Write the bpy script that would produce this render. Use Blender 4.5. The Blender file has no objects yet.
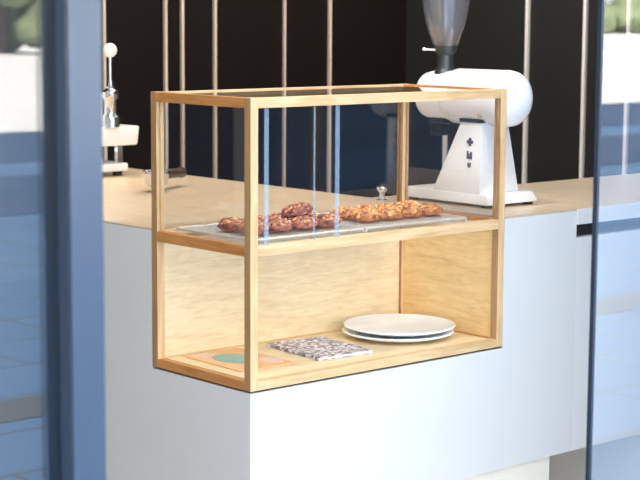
import bpy, bmesh, math, random
from mathutils import Vector, Matrix, noise
random.seed(4)
S = bpy.context.scene
C = S.collection

# ---------------------------------------------------------------- helpers
def bx(bm, x0, x1, y0, y1, z0, z1, bev=0.0):
    r = bmesh.ops.create_cube(bm, size=1.0)
    vs = r['verts']
    for v in vs:
        v.co = Vector(((x0+x1)/2+v.co.x*(x1-x0), (y0+y1)/2+v.co.y*(y1-y0), (z0+z1)/2+v.co.z*(z1-z0)))
    if bev:
        es = list({e for v in vs for e in v.link_edges})
        bmesh.ops.bevel(bm, geom=es, offset=bev, segments=2, affect='EDGES', profile=.5)

def hexa(bm, bot, top, bev=0.0):
    """eight-corner solid from two quads (counter-clockwise seen from above)"""
    vb = [bm.verts.new(p) for p in bot]; vt = [bm.verts.new(p) for p in top]
    fs = [bm.faces.new(vb[::-1]), bm.faces.new(vt)]
    for i in range(4):
        j = (i+1) % 4
        fs.append(bm.faces.new((vb[i], vb[j], vt[j], vt[i])))
    if bev:
        es = list({e for v in vb+vt for e in v.link_edges})
        bmesh.ops.bevel(bm, geom=es, offset=bev, segments=2, affect='EDGES', profile=.5)

def prism(bm, poly, z0, z1):
    vb = [bm.verts.new((x, y, z0)) for x, y in poly]; vt = [bm.verts.new((x, y, z1)) for x, y in poly]
    bm.faces.new(vb[::-1]); bm.faces.new(vt)
    n = len(poly)
    for i in range(n):
        j = (i+1) % n
        bm.faces.new((vb[i], vb[j], vt[j], vt[i]))

def lathe(bm, prof, n=32, mat=None):
    """prof: (r, h) list about local z; mat places it"""
    mat = mat or Matrix()
    rings = []
    for r, h in prof:
        if r < 1e-6:
            rings.append([bm.verts.new(mat @ Vector((0, 0, h)))])
        else:
            rings.append([bm.verts.new(mat @ Vector((r*math.cos(2*math.pi*k/n), r*math.sin(2*math.pi*k/n), h))) for k in range(n)])
    for a, b in zip(rings, rings[1:]):
        for k in range(n):
            l = (k+1) % n
            if len(a) == 1 and len(b) == 1: continue
            if len(a) == 1: bm.faces.new((a[0], b[k], b[l]))
            elif len(b) == 1: bm.faces.new((a[k], a[l], b[0]))
            else: bm.faces.new((a[k], a[l], b[l], b[k]))
    if len(rings[0]) > 1: bm.faces.new(rings[0][::-1])
    if len(rings[-1]) > 1: bm.faces.new(rings[-1])

def tube(bm, p0, p1, r, n=10):
    p0 = Vector(p0); p1 = Vector(p1); d = p1-p0
    m = Matrix.Translation(p0) @ d.to_track_quat('Z', 'Y').to_matrix().to_4x4()
    lathe(bm, [(r, 0), (r, d.length)], n, m)

def obj(name, bm, mat, parent=None, smooth=False, **props):
    bmesh.ops.recalc_face_normals(bm, faces=bm.faces[:])
    me = bpy.data.meshes.new(name)
    bm.to_mesh(me); bm.free()
    me.materials.append(mat)
    o = bpy.data.objects.new(name, me); C.objects.link(o)
    if smooth:
        for p in me.polygons: p.use_smooth = True
        try: me.set_sharp_from_angle(angle=math.radians(38))
        except Exception: pass
    if parent: o.parent = parent
    for k, v in props.items(): o[k] = v
    return o

def box_obj(name, b, mat, parent=None, bev=0.0, **props):
    bm = bmesh.new(); bx(bm, *b, bev=bev)
    return obj(name, bm, mat, parent, **props)

def part(name, b, mat, parent, bev=0.0, **props):
    """box given in world metres, parented to a thing standing at parent.location"""
    l = parent.location
    bm = bmesh.new(); bx(bm, b[0]-l.x, b[1]-l.x, b[2]-l.y, b[3]-l.y, b[4]-l.z, b[5]-l.z, bev=bev)
    return obj(name, bm, mat, parent, **props)

def thing(name, label, cat, loc, group=None, rotz=0):
    o = bpy.data.objects.new(name, None); C.objects.link(o)
    o.empty_display_size = .05
    o.location = loc; o.rotation_euler = (0, 0, rotz)
    o['label'] = label; o['category'] = cat
    if group: o['group'] = group
    return o

def struct(name, b, mat, bev=0.0, **p):
    return box_obj(name, b, mat, None, bev, kind='structure', **p)

# ---------------------------------------------------------------- materials
def new_mat(name):
    m = bpy.data.materials.new(name); m.use_nodes = True
    nt = m.node_tree
    for n in list(nt.nodes): nt.nodes.remove(n)
    out = nt.nodes.new('ShaderNodeOutputMaterial')
    return m, nt, out

def N(nt, t, **kw):
    n = nt.nodes.new(t)
    for k, v in kw.items(): setattr(n, k, v)
    return n

def plain(name, col, rough=.5, metal=0.0, var=0.06, scale=12.0, bump=0.0, coat=0.0, spec=.5, emit=None):
    m, nt, out = new_mat(name)
    b = N(nt, 'ShaderNodeBsdfPrincipled')
    tc = N(nt, 'ShaderNodeTexCoord'); no = N(nt, 'ShaderNodeTexNoise')
    no.inputs['Scale'].default_value = scale; no.inputs['Detail'].default_value = 4
    nt.links.new(tc.outputs['Object'], no.inputs['Vector'])
    mix = N(nt, 'ShaderNodeMix', data_type='RGBA')
    mix.inputs[6].default_value = (*[c*(1-var) for c in col], 1)
    mix.inputs[7].default_value = (*[min(1, c*(1+var)) for c in col], 1)
    nt.links.new(no.outputs['Fac'], mix.inputs[0])
    nt.links.new(mix.outputs[2], b.inputs['Base Color'])
    b.inputs['Roughness'].default_value = rough; b.inputs['Metallic'].default_value = metal
    b.inputs['Specular IOR Level'].default_value = spec
    b.inputs['Coat Weight'].default_value = coat
    if bump:
        bp = N(nt, 'ShaderNodeBump'); bp.inputs['Strength'].default_value = bump; bp.inputs['Distance'].default_value = .002
        nt.links.new(no.outputs['Fac'], bp.inputs['Height']); nt.links.new(bp.outputs['Normal'], b.inputs['Normal'])
    nt.links.new(b.outputs['BSDF'], out.inputs['Surface'])
    return m

def wood(name, ca, cb, axis=0, rough=.45, scale=1.0, coat=0.0, spec=.4, stretch=14.0):
    """grain runs along the given axis (0 x, 1 y, 2 z)"""
    m, nt, out = new_mat(name)
    b = N(nt, 'ShaderNodeBsdfPrincipled')
    tc = N(nt, 'ShaderNodeTexCoord'); mp = N(nt, 'ShaderNodeMapping')
    sc = [stretch*scale]*3; sc[axis] = scale*1.2
    mp.inputs['Scale'].default_value = sc
    nt.links.new(tc.outputs['Object'], mp.inputs['Vector'])
    n1 = N(nt, 'ShaderNodeTexNoise'); n1.inputs['Scale'].default_value = 3.0; n1.inputs['Detail'].default_value = 6; n1.inputs['Distortion'].default_value = 1.2
    n2 = N(nt, 'ShaderNodeTexNoise'); n2.inputs['Scale'].default_value = 11.0; n2.inputs['Detail'].default_value = 3
    nt.links.new(mp.outputs['Vector'], n1.inputs['Vector']); nt.links.new(mp.outputs['Vector'], n2.inputs['Vector'])
    add = N(nt, 'ShaderNodeMath', operation='MULTIPLY_ADD'); add.inputs[1].default_value = .45
    nt.links.new(n2.outputs['Fac'], add.inputs[0])
    sub = N(nt, 'ShaderNodeMath', operation='MULTIPLY'); sub.inputs[1].default_value = .6
    nt.links.new(n1.outputs['Fac'], sub.inputs[0]); nt.links.new(sub.outputs[0], add.inputs[2])
    rp = N(nt, 'ShaderNodeValToRGB')
    rp.color_ramp.elements[0].position = .36; rp.color_ramp.elements[0].color = (*cb, 1)
    rp.color_ramp.elements[1].position = .62; rp.color_ramp.elements[1].color = (*ca, 1)
    nt.links.new(add.outputs[0], rp.inputs['Fac']); nt.links.new(rp.outputs['Color'], b.inputs['Base Color'])
    b.inputs['Roughness'].default_value = rough; b.inputs['Specular IOR Level'].default_value = spec; b.inputs['Coat Weight'].default_value = coat
    nt.links.new(b.outputs['BSDF'], out.inputs['Surface'])
    return m

def glass(name, ior=1.5, tint=(1, 1, 1)):
    """thin clear sheet: Fresnel reflection at each face, straight transmission"""
    m, nt, out = new_mat(name)
    g = N(nt, 'ShaderNodeNewGeometry')
    iormix = N(nt, 'ShaderNodeMix', data_type='FLOAT')
    iormix.inputs[2].default_value = ior; iormix.inputs[3].default_value = 1/ior
    nt.links.new(g.outputs['Backfacing'], iormix.inputs[0])
    fr = N(nt, 'ShaderNodeFresnel'); nt.links.new(iormix.outputs[0], fr.inputs['IOR'])
    tr = N(nt, 'ShaderNodeBsdfTransparent'); tr.inputs['Color'].default_value = (*tint, 1)
    gl = N(nt, 'ShaderNodeBsdfGlossy'); gl.inputs['Roughness'].default_value = 0.0; gl.inputs['Color'].default_value = (1, 1, 1, 1)
    mx = N(nt, 'ShaderNodeMixShader')
    nt.links.new(fr.outputs['Fac'], mx.inputs['Fac']); nt.links.new(tr.outputs[0], mx.inputs[1]); nt.links.new(gl.outputs[0], mx.inputs[2])
    nt.links.new(mx.outputs[0], out.inputs['Surface'])
    return m

OAK = (.80, .56, .31); OAKD = (.60, .37, .17)
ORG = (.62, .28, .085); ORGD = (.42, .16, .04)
M = {}
M['oak_x'] = wood('pale_oak_x', OAK, OAKD, 0)
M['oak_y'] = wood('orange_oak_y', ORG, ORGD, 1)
M['oak_z'] = wood('pale_oak_z', OAK, OAKD, 2)
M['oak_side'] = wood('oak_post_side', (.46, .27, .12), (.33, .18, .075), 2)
M['ply_back'] = wood('birch_plywood', (.90, .74, .48), (.78, .585, .335), 0, scale=2.2, stretch=8.0)
M['ply_end'] = wood('birch_plywood_end', (.88, .63, .31), (.76, .49, .21), 1, scale=2.2, stretch=8.0)
M['top'] = wood('oak_veneer_worktop', (.60, .485, .355), (.50, .39, .275), 1, rough=.28, spec=.5, scale=.8)
M['white'] = plain('white_microcement', (.71, .705, .70), .55, var=.03, scale=5)
M['white2'] = plain('white_laminate', (.75, .745, .735), .4, var=.02, scale=5)
M['cream'] = plain('cream_plinth', (.94, .87, .75), .5, var=.03)
M['wallblack'] = plain('black_stained_panels', (.008, .0045, .004), .55, spec=.25, var=.2, scale=3)
M['wallgrey'] = plain('charcoal_panels', (.020, .0195, .020), .55, spec=.3, var=.15, scale=3)
M['gap'] = plain('painted_gap_shade', (.02, .018, .016), .7)  # near-black fill that paints the shade in narrow gaps
M['strip'] = wood('ash_strip', (.80, .67, .55), (.70, .55, .42), 2, scale=1.0)
M['strip2'] = wood('pale_ash_strip', (.88, .85, .81), (.82, .78, .73), 2, scale=1.0)
M['floor'] = plain('pale_concrete_floor', (.42, .42, .42), .35, var=.1, scale=4)
M['ceil'] = plain('white_ceiling', (.8, .79, .77), .8, var=.02)
M['plaster'] = plain('white_plaster', (.74, .73, .72), .8, var=.03)
M['steel'] = plain('blue_grey_metallic_paint', (.080, .097, .128), .24, var=.04, metal=.6, scale=30)
M['profile'] = plain('mullion_side_shade', (.018, .029, .046), .5, var=.05)  # side of the mullion; its shade is put into this dark colour
M['bluepanel'] = plain('deep_blue_panel', (.02, .11, .26), .6, var=.05)
M['darksteel'] = plain('dark_navy_edge', (.010, .018, .034), .5, var=.05)
M['pier'] = plain('black_render', (.012, .013, .016), .7, var=.1)
M['facade'] = plain('grey_render', (.35, .35, .36), .8, var=.05)
M['glass'] = glass('clear_glass', 1.5)
M['pane'] = glass('coated_glass', 1.70)
M['chrome'] = plain('chrome', (.75, .76, .78), .14, metal=1.0, var=.03)
M['wire'] = plain('galvanised_wire', (.70, .68, .62), .38, metal=.3, var=.15, scale=60)
M['gwhite'] = plain('white_enamel', (.93, .93, .92), .25, var=.01, coat=.3)
M['rubber'] = plain('black_rubber', (.015, .015, .015), .6)
M['darkgrey'] = plain('dark_grey_metal', (.06, .065, .07), .35, metal=.5, var=.1)
M['handle'] = plain('dark_brown_handle', (.05, .03, .022), .35)
M['mark'] = plain('grey_print', (.10, .10, .11), .6)
M['china'] = plain('white_china', (.92, .95, .98), .4, var=.01, coat=.0, spec=.3)
M['paper'] = plain('white_paper', (.84, .83, .82), .7, var=.02)
M['bean'] = plain('roasted_bean', (.30, .15, .06), .45, var=.4, scale=120)
M['orangeink'] = plain('orange_print', (.88, .50, .24), .6, var=.12, scale=20)
M['pinkink'] = plain('pink_print', (.88, .62, .52), .6, var=.12, scale=30)
M['tealink'] = plain('teal_print', (.32, .52, .44), .6, var=.15, scale=30)
M['purpleink'] = plain('purple_print', (.20, .14, .24), .6, var=.2, scale=30)

def speckled():
    m, nt, out = new_mat('speckled_cover_print')
    b = N(nt, 'ShaderNodeBsdfPrincipled'); b.inputs['Roughness'].default_value = .45
    tc = N(nt, 'ShaderNodeTexCoord'); vo = N(nt, 'ShaderNodeTexVoronoi'); vo.inputs['Scale'].default_value = 130
    nt.links.new(tc.outputs['Object'], vo.inputs['Vector'])
    rp = N(nt, 'ShaderNodeValToRGB'); rp.color_ramp.interpolation = 'CONSTANT'
    e = rp.color_ramp.elements
    e[0].position = 0; e[0].color = (.22, .17, .24, 1); e[1].position = .30; e[1].color = (.80, .78, .80, 1)
    for p, c in ((.52, (.40, .33, .41)), (.66, (.52, .48, .53)), (.80, (.86, .85, .86))):
        x = e.new(p); x.color = (*c, 1)
    sp = N(nt, 'ShaderNodeSeparateColor'); nt.links.new(vo.outputs['Color'], sp.inputs[0])
    nt.links.new(sp.outputs[0], rp.inputs['Fac']); nt.links.new(rp.outputs['Color'], b.inputs['Base Color'])
    nt.links.new(b.outputs['BSDF'], out.inputs['Surface'])
    return m
M['cover'] = speckled()

def crumb(name, a, b_, c):
    m, nt, out = new_mat(name)
    b = N(nt, 'ShaderNodeBsdfPrincipled'); b.inputs['Roughness'].default_value = .6
    tc = N(nt, 'ShaderNodeTexCoord'); no = N(nt, 'ShaderNodeTexNoise'); no.inputs['Scale'].default_value = 95; no.inputs['Detail'].default_value = 5
    nt.links.new(tc.outputs['Object'], no.inputs['Vector'])
    rp = N(nt, 'ShaderNodeValToRGB'); e = rp.color_ramp.elements
    e[0].position = .34; e[0].color = (*a, 1); e[1].position = .58; e[1].color = (*c, 1)
    x = e.new(.44); x.color = (*b_, 1)
    nt.links.new(no.outputs['Fac'], rp.inputs['Fac']); nt.links.new(rp.outputs['Color'], b.inputs['Base Color'])
    bp = N(nt, 'ShaderNodeBump'); bp.inputs['Strength'].default_value = .6; bp.inputs['Distance'].default_value = .003
    nt.links.new(no.outputs['Fac'], bp.inputs['Height']); nt.links.new(bp.outputs['Normal'], b.inputs['Normal'])
    nt.links.new(b.outputs['BSDF'], out.inputs['Surface'])
    return m
M['brown'] = crumb('brown_crumb', (.30, .085, .035), (.62, .23, .10), (.88, .54, .30))
M['amber'] = crumb('amber_crumb', (.60, .19, .04), (.93, .42, .11), (.96, .66, .30))
M['toffee'] = crumb('toffee_crumb', (.22, .06, .03), (.46, .15, .06), (.66, .30, .12))
M['choc'] = crumb('dark_crumb', (.14, .04, .03), (.26, .08, .055), (.46, .18, .10))

def smoked():
    m, nt, out = new_mat('smoked_clear_plastic')
    g = N(nt, 'ShaderNodeNewGeometry')
    im = N(nt, 'ShaderNodeMix', data_type='FLOAT'); im.inputs[2].default_value = 1.9; im.inputs[3].default_value = 1/1.9
    nt.links.new(g.outputs['Backfacing'], im.inputs[0])
    fr = N(nt, 'ShaderNodeFresnel'); nt.links.new(im.outputs[0], fr.inputs['IOR'])
    tr = N(nt, 'ShaderNodeBsdfTransparent'); tr.inputs['Color'].default_value = (.80, .80, .82, 1)
    df = N(nt, 'ShaderNodeBsdfTranslucent'); df.inputs['Color'].default_value = (.80, .82, .85, 1)
    m0 = N(nt, 'ShaderNodeMixShader'); m0.inputs[0].default_value = .28
    nt.links.new(tr.outputs[0], m0.inputs[1]); nt.links.new(df.outputs[0], m0.inputs[2])
    gl = N(nt, 'ShaderNodeBsdfGlossy'); gl.inputs['Roughness'].default_value = .10
    mx = N(nt, 'ShaderNodeMixShader')
    nt.links.new(fr.outputs[0], mx.inputs[0]); nt.links.new(m0.outputs[0], mx.inputs[1]); nt.links.new(gl.outputs[0], mx.inputs[2])
    nt.links.new(mx.outputs[0], out.inputs['Surface'])
    return m
M['smoked'] = smoked()
def band_paint():  # pale see-through strips that paint reflection bands on the case glass
    m, nt, out = new_mat('painted_reflection_band')
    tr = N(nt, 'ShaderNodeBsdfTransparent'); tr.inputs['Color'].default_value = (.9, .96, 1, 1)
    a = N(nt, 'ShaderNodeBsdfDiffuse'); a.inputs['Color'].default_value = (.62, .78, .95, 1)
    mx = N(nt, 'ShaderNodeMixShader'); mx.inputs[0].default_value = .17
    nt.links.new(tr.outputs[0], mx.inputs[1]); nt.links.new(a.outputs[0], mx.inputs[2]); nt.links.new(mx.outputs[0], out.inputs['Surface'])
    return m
M['refl_band'] = band_paint()

def paving():
    m, nt, out = new_mat('blue_grey_paving')
    b = N(nt, 'ShaderNodeBsdfPrincipled'); b.inputs['Roughness'].default_value = .6
    tc = N(nt, 'ShaderNodeTexCoord'); br = N(nt, 'ShaderNodeTexBrick')
    br.inputs['Scale'].default_value = 1.0; br.inputs['Brick Width'].default_value = .9; br.inputs['Row Height'].default_value = .45
    br.inputs['Mortar Size'].default_value = .012; br.inputs['Mortar'].default_value = (.22, .27, .33, 1)
    br.inputs['Color1'].default_value = (.20, .43, .74, 1); br.inputs['Color2'].default_value = (.25, .48, .79, 1)
    nt.links.new(tc.outputs['Object'], br.inputs['Vector']); nt.links.new(br.outputs['Color'], b.inputs['Base Color'])
    nt.links.new(b.outputs['BSDF'], out.inputs['Surface'])
    return m
M['paving'] = paving()
M['asphalt'] = plain('slate_blue_setts', (.085, .19, .39), .6, var=.1, scale=3)
M['plaza'] = plain('pale_plaza_stone', (.72, .70, .68), .8, var=.05, scale=.3)
M['drain'] = plain('brown_grey_drain', (.26, .27, .28), .6, var=.1)
M['leaf'] = plain('leaf_green', (.08, .11, .06), .7, var=.7, scale=1.6)
M['leaf2'] = plain('yellow_leaf_green', (.17, .21, .11), .7, var=.5, scale=1.6)
M['bark'] = plain('bark', (.12, .09, .07), .8, var=.3)

# ---------------------------------------------------------------- levels (metres; z = 0 is the underside of the display case)
FL, TOP = -.60, .305
CE = 2.20
FV = -.95                        # glass line of the shopfront
WV, WU = 2.20, 2.585             # back wall, right wall

# ---------------------------------------------------------------- room shell
struct('floor', (-1.7, WU, FV, WV, FL-.1, FL), M['floor'])
struct('ceiling', (-1.8, WU+.1, FV+.1, WV+.1, CE, CE+.15), M['ceil'])
struct('wall_back', (-1.8, WU, WV, WV+.1, FL, CE), M['wallblack'])
struct('wall_right', (WU, WU+.1, FV+.1, WV+.1, FL, CE), M['wallgrey'])
struct('wall_left', (-1.8, -1.7, FV+.1, WV, FL, CE), M['plaster'])
n = 0
for u in (1.156, 1.413, 1.486, 1.631, 1.956, 2.181):
    n += 1
    w = .0052 if n != 5 else .0038; u -= .004
    struct('trim_%d' % n, (u-w, u+w, WV-.012, WV, FL, CE), M['strip'])
for v in (1.97, 1.559, 1.288, 1.095, .80, .52):
    n += 1
    w = .0066; v += .002
    struct('trim_%d' % n, (WU-.012, WU, v-w, v+w, FL, CE), M['strip2'])

# shopfront: mullion, panes, dark pier behind the left pane, lintel, upper wall
DH = 1.75
struct('trim_20', (-1.081, -1.036, -1.0, -.988, FL, DH), M['steel'], bev=.002)
struct('trim_23', (-1.080, -1.037, -.988, FV+.016, FL, DH), M['profile'])
struct('window_1', (-3.2, -1.080, -.971, -.964, FL, DH), M['pane'])
struct('wall_front', (-3.2, -1.037, FV+.0165, FV+.10, FL, DH), M['pier'])
struct('trim_21', (-.0865, -.081, FV-.004, FV+.004, FL, DH), M['darksteel'])
struct('window_2', (-.081, .80, FV-.004, FV+.004, FL, DH), M['pane'])
struct('trim_22', (.80, .830, FV-.03, FV+.03, FL, DH), M['darksteel'])
struct('added_slit_1', (.830, .846, FV-.004, FV+.004, FL, DH), M['pane'])  # unseen slit added to send a bright band into the case glass
struct('wall_front_middle', (.846, .990, FV-.03, FV+.03, FL, DH), M['bluepanel'])
struct('added_slit_2', (.990, 1.008, FV-.004, FV+.004, FL, DH), M['pane'])  # second unseen slit, added for another band in the case glass
struct('wall_front_right', (1.008, 40, FV-.03, FV+.10, FL, DH), M['bluepanel'])
struct('wall_front_upper', (-40, 40, FV-.05, FV+.10, DH, 13.6), M['facade'])
struct('wall_front_left', (-40, -3.2, FV-.05, FV+.10, FL, DH), M['facade'])

# street in front of the shop (seen in the panes)
struct('pavement', (-30, 60, -16, FV, FL-.12, FL), M['paving'])
struct('plaza', (-120, 400, -400, -16, FL-.12, FL), M['plaza'])
struct('paving_band', (-30, 60, -11.6, -9.2, FL, FL+.004), M['asphalt'])
struct('kerb_band', (-30, 60, -16, -12.7, FL, FL+.004), M['asphalt'])
struct('drain_channel', (-30, 60, -4.46, -4.18, FL, FL+.003), M['drain'])

# ---------------------------------------------------------------- counter
ct = thing('counter', 'white L-shaped counter with a wooden top that the oak display case is set into', 'counter', (0, 0, FL))
def L(b): return (b[0], b[1], b[2], b[3], b[4]-FL, b[5]-FL)
bm = bmesh.new()
CW, BW, CEND = .80, .50, 1.0115
CU, CV = .7555, .339
prism(bm, [(0, 0), (CEND, 0), (CEND, BW), (CW, BW), (CW, WV-.002), (0, WV-.002)], -.29-FL, -.0015-FL)
prism(bm, [(0, CV), (CU, CV), (CU, 0), (CEND, 0), (CEND, BW), (CW, BW), (CW, WV-.002), (0, WV-.002)], -.0015-FL, TOP-.004-FL)
obj('body', bm, M['white'], ct)
bm = bmesh.new()
prism(bm, [(0, CV), (CU, CV), (CU, 0), (CEND, 0), (CEND, BW), (CW, BW), (CW, WV-.002), (0, WV-.002)], TOP-.004-FL, TOP-FL)
obj('worktop', bm, M['top'], ct, label='oak veneer counter top')
bm = bmesh.new()
prism(bm, [(.03, .015), (.95, .015), (.95, BW-.04), (CW-.04, BW-.04), (CW-.04, WV-.01), (.03, WV-.01)], .0, -.29-FL)
obj('plinth', bm, M['cream'], ct, label='cream plinth set back under the counter')

gt = thing('counter_extension', 'white counter length with a thick top slab over a gap filled with painted shade, far right', 'counter', (1.012, 0, FL))
part('worktop', (1.012, WU-.004, 0, BW, .268, TOP), M['top'], gt, bev=.0015)
part('edge_band', (1.012, WU-.004, -.003, 0, .268, TOP), M['white2'], gt, label='white front edge of the slab')
part('gap_shade', (1.012, WU-.004, .02, BW-.02, .236, .268), M['gap'], gt, label='dark filler painted as the shade under the slab')  # solid dark block in place of the shade below the slab
part('front_panel', (1.012, WU-.004, 0, .04, -.29, .236), M['white2'], gt)
part('carcass', (1.40, WU-.004, .04, BW, FL, .236), M['white2'], gt)

# ---------------------------------------------------------------- display case
W, D, H, P = .755, .3376, .60, .020
dc = thing('display_case', 'oak-framed glass display case with an open lower compartment, set into the counter corner', 'display case', (0, 0, 0))
for x in (0, W-P):
    for y in (0, D-P):
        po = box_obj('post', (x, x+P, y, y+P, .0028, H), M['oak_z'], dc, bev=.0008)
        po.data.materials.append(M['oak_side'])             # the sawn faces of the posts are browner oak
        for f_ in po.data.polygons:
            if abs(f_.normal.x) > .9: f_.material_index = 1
e = .0004
for z0, z1 in ((H-.021, H-e), (.279, .301), (.0028, .022)):
    for y in (0, D-P):
        box_obj('rail', (P, W-P, y+e, y+P-e, z0, z1), M['oak_x'], dc, bev=.0006)
    for x in (0, W-P):
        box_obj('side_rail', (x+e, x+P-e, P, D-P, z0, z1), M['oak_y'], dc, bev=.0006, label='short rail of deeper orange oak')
box_obj('shelf', (P, W-P, P, D-P, .290, .296), M['glass'], dc, label='glass shelf')
box_obj('base_shade', (.003, W-.003, .003, D-.003, .0, .0028), M['gap'], dc, label='thin dark strip painted as the shade under the case')  # dark sheet that draws the line of shade beneath the case
box_obj('bottom_panel', (P, W-P, P, D-P, .003, .0195), M['ply_back'], dc)
box_obj('back_panel', (P, W-P, D-.012, D-.003, .0215, .2795), M['ply_back'], dc)
box_obj('end_panel', (W-.012, W-.003, P, D-P, .0215, .2795), M['ply_end'], dc, label='orange-toned plywood end panel')
g = .004
box_obj('glass_pane', (P, W-P, .007, .007+g, .301, H-.021), M['glass'], dc)
box_obj('glass_pane', (P, W-P, D-.011, D-.011+g, .301, H-.021), M['glass'], dc)
box_obj('glass_pane', (.007, .007+g, P, D-P, .301, H-.021), M['glass'], dc)
box_obj('glass_pane', (W-.011, W-.011+g, P, D-P, .301, H-.021), M['glass'], dc)
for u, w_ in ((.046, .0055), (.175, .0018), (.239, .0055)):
    box_obj('reflection_band', (u-w_, u+w_, .0045, .0066, .301, H-.021), M['refl_band'], dc, label='pale blue strip painted as a reflection band in the front glass')  # reflection bands built as pale strips on the pane
box_obj('glass_top', (P, W-P, P, D-P, H-.007, H-.003), M['glass'], dc)

# ---------------------------------------------------------------- wire racks on the shelf
def rack(x0, x1, y0, y1, label):
    z = .2964; h = .012
    t = thing('cooling_rack', label, 'wire rack', ((x0+x1)/2, (y0+y1)/2, z), 'wire racks on the glass shelf level')
    a = (x1-x0)/2; b = (y1-y0)/2
    bm = bmesh.new()
    for s in (-1, 1):
        tube(bm, (-a, s*b, h), (a, s*b, h), .0028); tube(bm, (s*a, -b, h), (s*a, b, h), .0028)
    obj('rim', bm, M['wire'], t, True)
    bm = bmesh.new()
    k = 28
    for i in range(1, k): tube(bm, (-a+2*a*i/k, -b, h), (-a+2*a*i/k, b, h), .0017, 6)
    for i in range(1, 22): tube(bm, (-a, -b+2*b*i/22, h-.001), (a, -b+2*b*i/22, h-.001), .0017, 6)
    obj('wire_grid', bm, M['wire'], t, True)
    for sx in (-1, 1):
        for sy in (-1, 1):
            bm = bmesh.new(); tube(bm, (sx*a, sy*b, 0), (sx*a, sy*b, h), .0024, 8); obj('foot', bm, M['wire'], t, True)
rack(.030, .335, .028, .285, 'silver wire rack under the browner cookies, left end of the case shelf')
rack(.345, .655, .028, .285, 'silver wire rack under the orange cookies, right part of the case shelf')

# ---------------------------------------------------------------- cookies
def cookie_mesh(seed, r, h, mt, body):
    """lumpy crumble-topped biscuit; returns body and crumb meshes"""
    bm = bmesh.new(); bmesh.ops.create_icosphere(bm, subdivisions=4, radius=1)
    off = Vector((seed*3.1, seed*1.7, seed*.9))
    for v in bm.verts:
        p = v.co.copy()
        d = 1+.16*noise.noise(p*1.6+off)+.12*noise.noise(p*4+off)+.06*noise.noise(p*9+off)
        z = p.z*h*.5
        v.co = Vector((p.x*r*d, p.y*r*d, (z*(d*1.15 if z > 0 else .75))+h*.37))
        if v.co.z < .0: v.co.z = 0
    me = bpy.data.meshes.new('cookie'); bmesh.ops.recalc_face_normals(bm, faces=bm.faces[:]); bm.to_mesh(me); bm.free()
    me.materials.append(body)
    for p in me.polygons: p.use_smooth = True
    bm = bmesh.new(); rr = random.Random(seed)
    for i in range(70):
        a = rr.random()*6.283; q = math.sqrt(rr.random())*r*.92
        s = r*(.08+.11*rr.random())
        z = h*.37+h*.5*math.sqrt(max(0, 1-(q/r)**2))*.95
        m = Matrix.Translation((q*math.cos(a), q*math.sin(a), z)) @ Matrix.Rotation(rr.random()*6, 4, 'X') @ Matrix.Rotation(rr.random()*6, 4, 'Z') @ Matrix.Diagonal((s*1.4, s*.7, s*.6, 1))
        ret = bmesh.ops.create_icosphere(bm, subdivisions=1, radius=1, matrix=m)
    mc = bpy.data.meshes.new('crumble'); bmesh.ops.recalc_face_normals(bm, faces=bm.faces[:]); bm.to_mesh(mc); bm.free()
    mc.materials.append(mt)
    return me, mc
ORD = ['first', 'second', 'third', 'fourth', 'fifth', 'sixth']
def place_cookie(meshes, loc, rz, tilt, label, group):
    o = bpy.data.objects.new('cookie', meshes[0]); C.objects.link(o)
    o.location = loc; o.rotation_euler = (tilt[0], tilt[1], rz)
    o['label'] = label; o['category'] = 'cookie'; o['group'] = group
    c = bpy.data.objects.new('crumble_topping', meshes[1]); C.objects.link(c); c.parent = o
    c['label'] = 'rough lighter crumble on top'
rz0 = .3105
var_b = [cookie_mesh(k+1, .033, .030, M['brown'], M['choc']) for k in range(4)]
var_a = [cookie_mesh(k+11, .033, .028, M['amber'], M['toffee']) for k in range(4)]
rr = random.Random(8)
def pile(us, vs, var, kind, grp):
    for j, v in enumerate(vs):
        for i, u in enumerate(us):
            row = ['front', 'back'][j]
            place_cookie(var[rr.randrange(4)], (u+rr.uniform(-.003, .003), v+rr.uniform(-.003, .003), rz0+.0008), rr.random()*6.28, (0, 0),
                         '%s cookie on the wire rack, %s from the left in the %s row' % (kind, ORD[i], row), grp)
pile((.082, .147, .212, .277), (.088, .155), var_b, 'dark brown crumbly', 'brown cookies on the left rack')
place_cookie(var_b[2], (.232, .122, rz0+.0235), 2.2, (-.1, .12), 'dark brown crumbly cookie lying on top of the others on the left rack', 'brown cookies on the left rack')
pile((.412, .477, .542, .607), (.100, .167), var_a, 'orange-brown crumbly', 'orange cookies on the right rack')

# ---------------------------------------------------------------- things in the lower compartment
cd = thing('postcard', 'orange card with a teal and pink picture lying behind the near corner post', 'card', (.135, .205, .0198), rotz=-.03)
bm = bmesh.new(); bx(bm, -.075, .075, -.105, .105, 0, .0022); obj('card_sheet', bm, M['orangeink'], cd)
def disc(name, cx, cy, rx, ry, z0, z1, mat, par):
    bm = bmesh.new(); lathe(bm, [(1, 0), (1, 1)], 28, Matrix.Translation((cx, cy, z0)) @ Matrix.Diagonal((rx, ry, z1-z0, 1)))
    return obj(name, bm, mat, par)
disc('teal_shape', -.005, .01, .045, .055, .0022, .0027, M['tealink'], cd)
disc('pink_shape', -.035, .078, .03, .022, .0022, .0028, M['pinkink'], cd)
disc('pink_shape', .05, -.05, .02, .035, .0022, .0028, M['pinkink'], cd)
mg = thing('booklet', 'booklet with a speckled purple, grey and white cover lying left of the plates', 'booklet', (.346, .178, .0199), rotz=-.09)
bm = bmesh.new(); bx(bm, -.074, .074, -.098, .098, .0008, .0062); obj('page_block', bm, M['paper'], mg)
bm = bmesh.new(); bx(bm, -.076, .076, -.100, .100, .0062, .0072); bx(bm, -.076, .076, -.100, .100, 0, .0008); bx(bm, -.077, -.074, -.100, .100, 0, .0072)
obj('cover', bm, M['cover'], mg)

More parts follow.
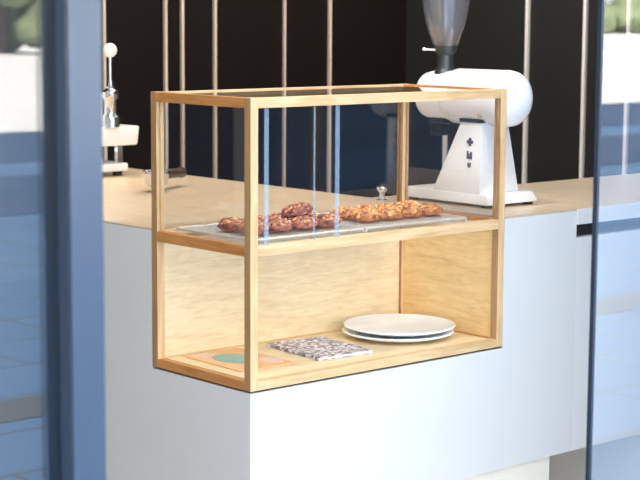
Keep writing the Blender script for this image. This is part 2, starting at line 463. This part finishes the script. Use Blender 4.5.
def plate_bm(r):
    bm = bmesh.new()
    lathe(bm, [(r*.56, .0), (r*.58, .003), (r*.80, .006), (r*.98, .0125), (r, .0150), (r*.985, .0175), (r*.80, .0125), (r*.62, .0085), (r*.3, .008), (0, .008)], 64)
    return bm
pl0 = obj('plate', plate_bm(.131), M['china'], None, True)
px, py = .592, .180
for k, nm in enumerate(('lower', 'upper')):
    o = pl0 if k == 0 else pl0.copy()
    if k: C.objects.link(o)
    o.location = (px+(0, .003, -.002)[k], py+(0, -.002, .002)[k], .0197+k*.0135)
    o['label'] = 'round white plate, %s one of the two stacked in the lower compartment' % nm
    o['category'] = 'plate'; o['group'] = 'stacked white plates'

# ---------------------------------------------------------------- coffee grinder
gx, gy = .845, .136
gr = thing('coffee_grinder', 'white shop coffee grinder with a clear hopper on the counter right of the display case', 'coffee grinder', (gx, gy, TOP))
def G(u, v, z): return Vector((u-gx, v-gy, z-TOP))
bm = bmesh.new()
hexa(bm, [G(.845, .136, .312), G(1.027, .136, .312), G(1.027, .425, .312), G(.845, .425, .312)],
     [G(.845, .140, .338), G(1.010, .140, .338), G(1.010, .425, .338), G(.845, .425, .338)], .004)
obj('base', bm, M['gwhite'], gr, True)
for u, v in ((.862, .155), (1.008, .155), (.862, .405), (1.008, .405)):
    bm = bmesh.new(); lathe(bm, [(.013, 0), (.013, .0075)], 16, Matrix.Translation(G(u, v, TOP))); obj('rubber_foot', bm, M['rubber'], gr)
bm = bmesh.new()
hexa(bm, [G(.846, .165, .337), G(.987, .165, .337), G(.987, .325, .337), G(.846, .325, .337)],
     [G(.850, .165, .512), G(.943, .165, .512), G(.943, .235, .512), G(.850, .235, .512)], .004)
col = obj('column', bm, M['gwhite'], gr, True)
bm = bmesh.new(); bx(bm, .847-gx, .946-gx, .1635-gy, .238-gy, .509-TOP, .518-TOP, .001); obj('saddle_shade', bm, M['darkgrey'], gr, label='dark collar painted as the shade between column and motor')  # dark collar painting the shade below the motor
# small printed marks on the column's left face (facing the case)
def mark(items):
    bm = bmesh.new()
    for v0, v1, z0, z1 in items:
        u = .8452+(z0-.337)/.175*.004
        bx(bm, u-.0005-gx, u+.0012-gx, v0-gy, v1-gy, z0-TOP, z1-TOP)
    obj('printed_mark', bm, M['mark'], gr, label='small dark grey print')
mark([(.198, .206, .452, .472), (.192, .212, .458, .466)])
mark([(.206, .211, .424, .440), (.194, .200, .420, .438), (.196, .211, .421, .428), (.200, .206, .430, .434)])
mark([(.197, .208, .402, .412), (.200, .205, .399, .402)])
AX, AZ, R0 = .897, .568, .068
m = Matrix.Translation(G(AX, .085, AZ)) @ Matrix.Rotation(-math.pi/2, 4, 'X')
bm = bmesh.new()
prof = [(0, 0), (.030, .0008), (.046, .005), (.058, .013), (.065, .024), (R0, .040), (R0, .20), (.066, .206)]
lathe(bm, prof, 48, m)
obj('motor_housing', bm, M['gwhite'], gr, True)
bm = bmesh.new(); lathe(bm, [(.060, .2055), (.060, .212)], 40, m); obj('seam_ring', bm, M['darkgrey'], gr, True, label='dark ring between motor and burr housing')
bm = bmesh.new(); lathe(bm, [(.056, .2115), (.062, .216), (.062, .275), (.057, .300), (.048, .306), (0, .306)], 40, m)
obj('burr_housing', bm, M['gwhite'], gr, True)
bm = bmesh.new(); lathe(bm, [(.034, .3055), (.034, .320), (.028, .324), (0, .324)], 30, m); obj('grind_dial', bm, M['darkgrey'], gr, True)
bm = bmesh.new(); bx(bm, AX-.03-gx, AX+.03-gx, .305-gy, .36-gy, .500-TOP, .520-TOP, .004); bx(bm, AX-.016-gx, AX+.016-gx, .335-gy, .372-gy, .468-TOP, .508-TOP, .004)
obj('spout', bm, M['rubber'], gr)
for v, z in ((.275, .525), (.165, .528)):
    bm = bmesh.new(); dz = z-AZ; du = -math.sqrt(.067**2-dz**2)
    tube(bm, G(AX+du*.96, v, AZ+dz*.96), G(AX+du*1.07, v, AZ+dz*1.05), .006, 14); obj('screw', bm, M['chrome'], gr, True)
hm = Matrix.Translation(G(AX-.004, .333, 0)+Vector((0, 0, 0)))
bm = bmesh.new(); lathe(bm, [(.030, .618), (.024, .632), (.020, .640), (.020, .668), (.026, .674), (.029, .684), (.029, .692)], 30, hm)
obj('hopper_neck', bm, M['darkgrey'], gr, True)
bm = bmesh.new()
outp = [(.0295, .690), (.034, .700), (.042, .722), (.049, .746), (.055, .775), (.0590, .805), (.0615, .85), (.0620, .90)]
lathe(bm, outp+[(r-.002, z) for r, z in outp[::-1]], 48, hm)
obj('hopper', bm, M['smoked'], gr, True, label='clear smoked plastic bean hopper')
bm = bmesh.new(); lathe(bm, [(.063, .90), (.063, .908), (.02, .914), (0, .914)], 40, hm); obj('hopper_lid', bm, M['rubber'], gr, True)
bm = bmesh.new(); rb = random.Random(3)
for i in range(46):
    z = .694+.016*rb.random(); a = rb.random()*6.283; q = math.sqrt(rb.random())*(.021+(z-.694)*.3)
    mm = hm @ Matrix.Translation((q*math.cos(a), q*math.sin(a), z)) @ Matrix.Rotation(rb.random()*6, 4, 'X') @ Matrix.Rotation(rb.random()*6, 4, 'Z') @ Matrix.Diagonal((.005, .0034, .0028, 1))
    bmesh.ops.create_icosphere(bm, subdivisions=1, radius=1, matrix=mm)
obj('coffee_beans', bm, M['bean'], gr, True, kind='stuff')
bm = bmesh.new(); c0 = G(AX, .333, .680)
tube(bm, c0+Vector((-.02, .008, 0)), c0+Vector((-.052, .022, .001)), .0026); bmesh.ops.create_icosphere(bm, subdivisions=2, radius=.0048, matrix=Matrix.Translation(c0+Vector((-.055, .0235, .002))))
obj('shutter_lever', bm, M['gwhite'], gr, True, label='small white shutter lever')

# ---------------------------------------------------------------- things on the long arm of the counter
em = thing('espresso_machine', 'white machine with a ball-topped lever, half hidden behind the blue door frame', 'coffee machine', (.62, 1.40, TOP))
def E(u0, u1, v0, v1, z0, z1): return (u0-.62, u1-.62, v0-1.40, v1-1.40, z0-TOP, z1-TOP)
bm = bmesh.new(); bx(bm, *E(.40, .662, 1.36, 1.62, .318, .342), bev=.006); obj('drip_tray', bm, M['gwhite'], em, True)
for u in (.43, .640):
    for v in (1.385, 1.595):
        bm = bmesh.new(); tube(bm, (u-.62, v-1.4, 0), (u-.62, v-1.4, .0135), .014, 14); obj('foot', bm, M['rubber'], em)
bm = bmesh.new(); bx(bm, *E(.41, .612, 1.42, 1.61, .341, .393), bev=.006); obj('column', bm, M['chrome'], em, True, label='grey metal body between tray and head')
bm = bmesh.new(); bx(bm, *E(.634, .652, 1.375, 1.392, .341, .393)); obj('group_post', bm, M['chrome'], em, True)
bm = bmesh.new()
hexa(bm, [Vector((u-.62, v-1.4, .392-TOP)) for u, v in ((.40, 1.35), (.688, 1.35), (.688, 1.62), (.40, 1.62))],
     [Vector((u-.62, v-1.4, .447-TOP)) for u, v in ((.40, 1.345), (.692, 1.345), (.692, 1.62), (.40, 1.62))], .006)
obj('head', bm, M['gwhite'], em, True)
bm = bmesh.new(); bx(bm, *E(.46, .585, 1.37, 1.47, .4465, .545), bev=.010); obj('boiler_cover', bm, M['gwhite'], em, True)
bm = bmesh.new(); lathe(bm, [(.026, .4475-TOP), (.026, .475-TOP), (.018, .485-TOP), (.018, .52-TOP), (.024, .53-TOP), (.022, .548-TOP), (.010, .556-TOP), (.012, .56-TOP), (.006, .58-TOP), (.006, .645-TOP)], 20, Matrix.Translation((-.022, -.045, 0))); obj('lever', bm, M['chrome'], em, True, label='chrome lever rod')
bm = bmesh.new(); bmesh.ops.create_uvsphere(bm, u_segments=24, v_segments=16, radius=.0205, matrix=Matrix.Translation((-.022, -.045, .661-TOP))); obj('ball_knob', bm, M['gwhite'], em, True)

pf = thing('portafilter', 'steel portafilter with a dark handle lying on the counter behind the case left post', 'portafilter', (.46, .95, TOP+.0035), rotz=math.radians(-130))
bm = bmesh.new(); lathe(bm, [(.022, .012), (.030, .016), (.033, .045), (.036, .046), (.036, .052), (.031, .052), (.029, .020), (0, .018)], 32); obj('basket', bm, M['chrome'], pf, True)
for s in (-1, 1):
    bm = bmesh.new(); tube(bm, (s*.006, 0, .0145), (s*.016, 0, .0005), .006, 12); obj('spout', bm, M['chrome'], pf, True)
bm = bmesh.new(); tube(bm, (-.030, .012, .040), (-.055, .022, .038), .007, 12); obj('neck', bm, M['chrome'], pf, True)
bm = bmesh.new(); d = Vector((-.93, .37, -.04)).to_track_quat('Z', 'Y').to_matrix().to_4x4()
lathe(bm, [(.010, 0), (.013, .02), (.012, .07), (.015, .10), (.010, .112), (0, .114)], 20, Matrix.Translation((-.052, .021, .038)) @ d); obj('handle', bm, M['handle'], pf, True, label='dark handle')

kn = thing('water_tap', 'small chrome tap standing on the counter inner edge behind the right cookies', 'tap', (.77, .425, TOP))
bm = bmesh.new(); lathe(bm, [(.014, 0), (.014, .004), (.007, .006), (.007, .022), (.011, .024), (.012, .032), (.006, .036), (0, .036)], 24); obj('stem', bm, M['chrome'], kn, True)
bm = bmesh.new(); tube(bm, (0, 0, .028), (-.022, -.008, .034), .004, 10); obj('spout', bm, M['chrome'], kn, True)

# ---------------------------------------------------------------- trees across the street (seen only as reflections)
def tree(x, y, h, w, mt, label, seed):
    t = thing('street_tree', label, 'tree', (x, y, FL), 'trees across the street')
    bm = bmesh.new(); tube(bm, (0, 0, 0), (0, 0, h*.5), w*.05, 10); obj('trunk', bm, M['bark'], t, True)
    bm = bmesh.new(); r = random.Random(seed)
    for i in range(14):
        c = Vector((r.uniform(-1, 1)*w*.42, r.uniform(-1, 1)*w*.42, h*(.22+.68*r.random())))
        ret = bmesh.ops.create_icosphere(bm, subdivisions=3, radius=w*(.20+.14*r.random()), matrix=Matrix.Translation(c))
        for v in ret['verts']:
            d = v.co-c; v.co = c+d*(1+.35*noise.noise(v.co*1.3+Vector((seed, 0, 0))))
    obj('crown', bm, mt, t, True)
for i, (x, y, h, w, k) in enumerate(((16, -45, 4.5, 3.4, 0), (21.5, -46, 5.0, 3.5, 0), (27, -47.5, 4.2, 3.3, 1), (32.5, -46, 5.2, 3.4, 0), (38, -48, 4.6, 3.4, 0),
                                    (80, -76, 2.0, 3.4, 1), (86, -78, 2.2, 3.7, 1), (92, -77, 1.9, 3.5, 1), (98, -79, 2.1, 3.7, 1), (104, -80, 2.2, 3.6, 1))):
    nm = ('dense dark green tree' if k == 0 else 'low yellow-green tree') + ' across the street, %s of the row mirrored in the glass' % (['first', 'second', 'third', 'fourth', 'fifth', 'sixth', 'seventh', 'eighth', 'ninth', 'tenth'][i])
    tree(x, y, h, w, M['leaf2'] if k else M['leaf'], nm, i+3)

# ---------------------------------------------------------------- light: sky, sun behind the building, unseen fill lamps added inside
w = bpy.data.worlds.new('sky'); S.world = w; w.use_nodes = True
nt = w.node_tree
for n_ in list(nt.nodes): nt.nodes.remove(n_)
wo = nt.nodes.new('ShaderNodeOutputWorld'); bg = nt.nodes.new('ShaderNodeBackground')
tc = nt.nodes.new('ShaderNodeTexCoord'); sp = nt.nodes.new('ShaderNodeSeparateXYZ'); rp = nt.nodes.new('ShaderNodeValToRGB')
nt.links.new(tc.outputs['Generated'], sp.inputs[0]); nt.links.new(sp.outputs['Z'], rp.inputs['Fac'])
rp.color_ramp.elements[0].position = 0.0; rp.color_ramp.elements[0].color = (.95, .98, 1, 1)
rp.color_ramp.elements[1].position = .45; rp.color_ramp.elements[1].color = (.82, .91, 1.0, 1)
nt.links.new(rp.outputs['Color'], bg.inputs['Color']); bg.inputs['Strength'].default_value = 3.75
nt.links.new(bg.outputs[0], wo.inputs['Surface'])

sun = bpy.data.lights.new('sun', 'SUN'); sun.energy = 32; sun.angle = .01; sun.color = (1, .95, .88)
so = bpy.data.objects.new('sun', sun); C.objects.link(so)
so.rotation_euler = Vector((.15, -1, -.93)).to_track_quat('-Z', 'Y').to_euler()

def lamp(name, loc, power, col, r=.12):
    l = bpy.data.lights.new(name, 'AREA'); l.shape = 'DISK'; l.size = r*2; l.energy = power; l.color = col
    o = bpy.data.objects.new(name, l); C.objects.link(o); o.location = loc
    return o
WARM = (1, .84, .60); NEUT = (1, .94, .86)
def spot(name, loc, power, col, deg, tgt):
    l = bpy.data.lights.new(name, 'SPOT'); l.energy = power; l.color = col; l.spot_size = math.radians(deg); l.spot_blend = .6; l.shadow_soft_size = .06
    o = bpy.data.objects.new(name, l); C.objects.link(o); o.location = loc
    o.rotation_euler = (Vector(tgt)-Vector(loc)).to_track_quat('-Z', 'Y').to_euler()
spot('counter_fill', (.42, .85, CE-.04), 104, WARM, 42, (.38, .85, TOP))  # unseen warm spots added to light the long arm's worktop
spot('counter_fill', (.42, 1.55, CE-.04), 62, WARM, 38, (.38, 1.55, TOP))
spot('grinder_fill', (.1, -.15, CE-.04), 70, NEUT, 14, (.93, .22, .50))  # unseen spot added to whiten the grinder
lamp('ceiling_fill', (-.7, .2, CE-.03), 13, NEUT)  # these ceiling-height lamps are unseen fill, added to brighten the room
lamp('ceiling_fill', (.35, -.55, CE-.03), 15, NEUT)
lamp('ceiling_fill', (1.3, -.5, CE-.03), 3, NEUT)
lamp('ceiling_fill', (2.0, 1.3, CE-.03), 34, NEUT)
lamp('ceiling_fill', (1.6, 1.8, CE-.03), 8, WARM)

# ---------------------------------------------------------------- camera
q = dict(f=1708.18401, yaw=0.72586452, p=-0.13226629, r=0.00600676, loc=(-2.15515962, -2.63890364, 0.76912427))
cy, sy, cp, spp = math.cos(q['yaw']), math.sin(q['yaw']), math.cos(q['p']), math.sin(q['p'])
F = Vector((cp*sy, cp*cy, spp)); Rt = Vector((cy, -sy, 0)); Up = Rt.cross(F)
c_, s_ = math.cos(q['r']), math.sin(q['r'])
R2 = c_*Rt+s_*Up; U2 = -s_*Rt+c_*Up
cam = bpy.data.cameras.new('camera'); co = bpy.data.objects.new('camera', cam); C.objects.link(co)
mw = Matrix.Identity(4)
for i in range(3):
    mw[i][0] = R2[i]; mw[i][1] = U2[i]; mw[i][2] = -F[i]; mw[i][3] = q['loc'][i]
co.matrix_world = mw
cam.sensor_width = 36; cam.lens = q['f']/640*36; cam.clip_end = 1000; cam.clip_start = .05
cam.dof.use_dof = True; cam.dof.focus_distance = 3.7; cam.dof.aperture_fstop = 9.0
S.camera = co
vs = S.view_settings
vs.view_transform = 'Standard'; vs.look = 'None'; vs.gamma = 1; vs.use_curve_mapping = False; vs.exposure = 0.16
S.cycles.use_denoising = True
S.cycles.max_bounces = 12; S.cycles.transparent_max_bounces = 24; S.cycles.diffuse_bounces = 5
S.cycles.sample_clamp_indirect = 8
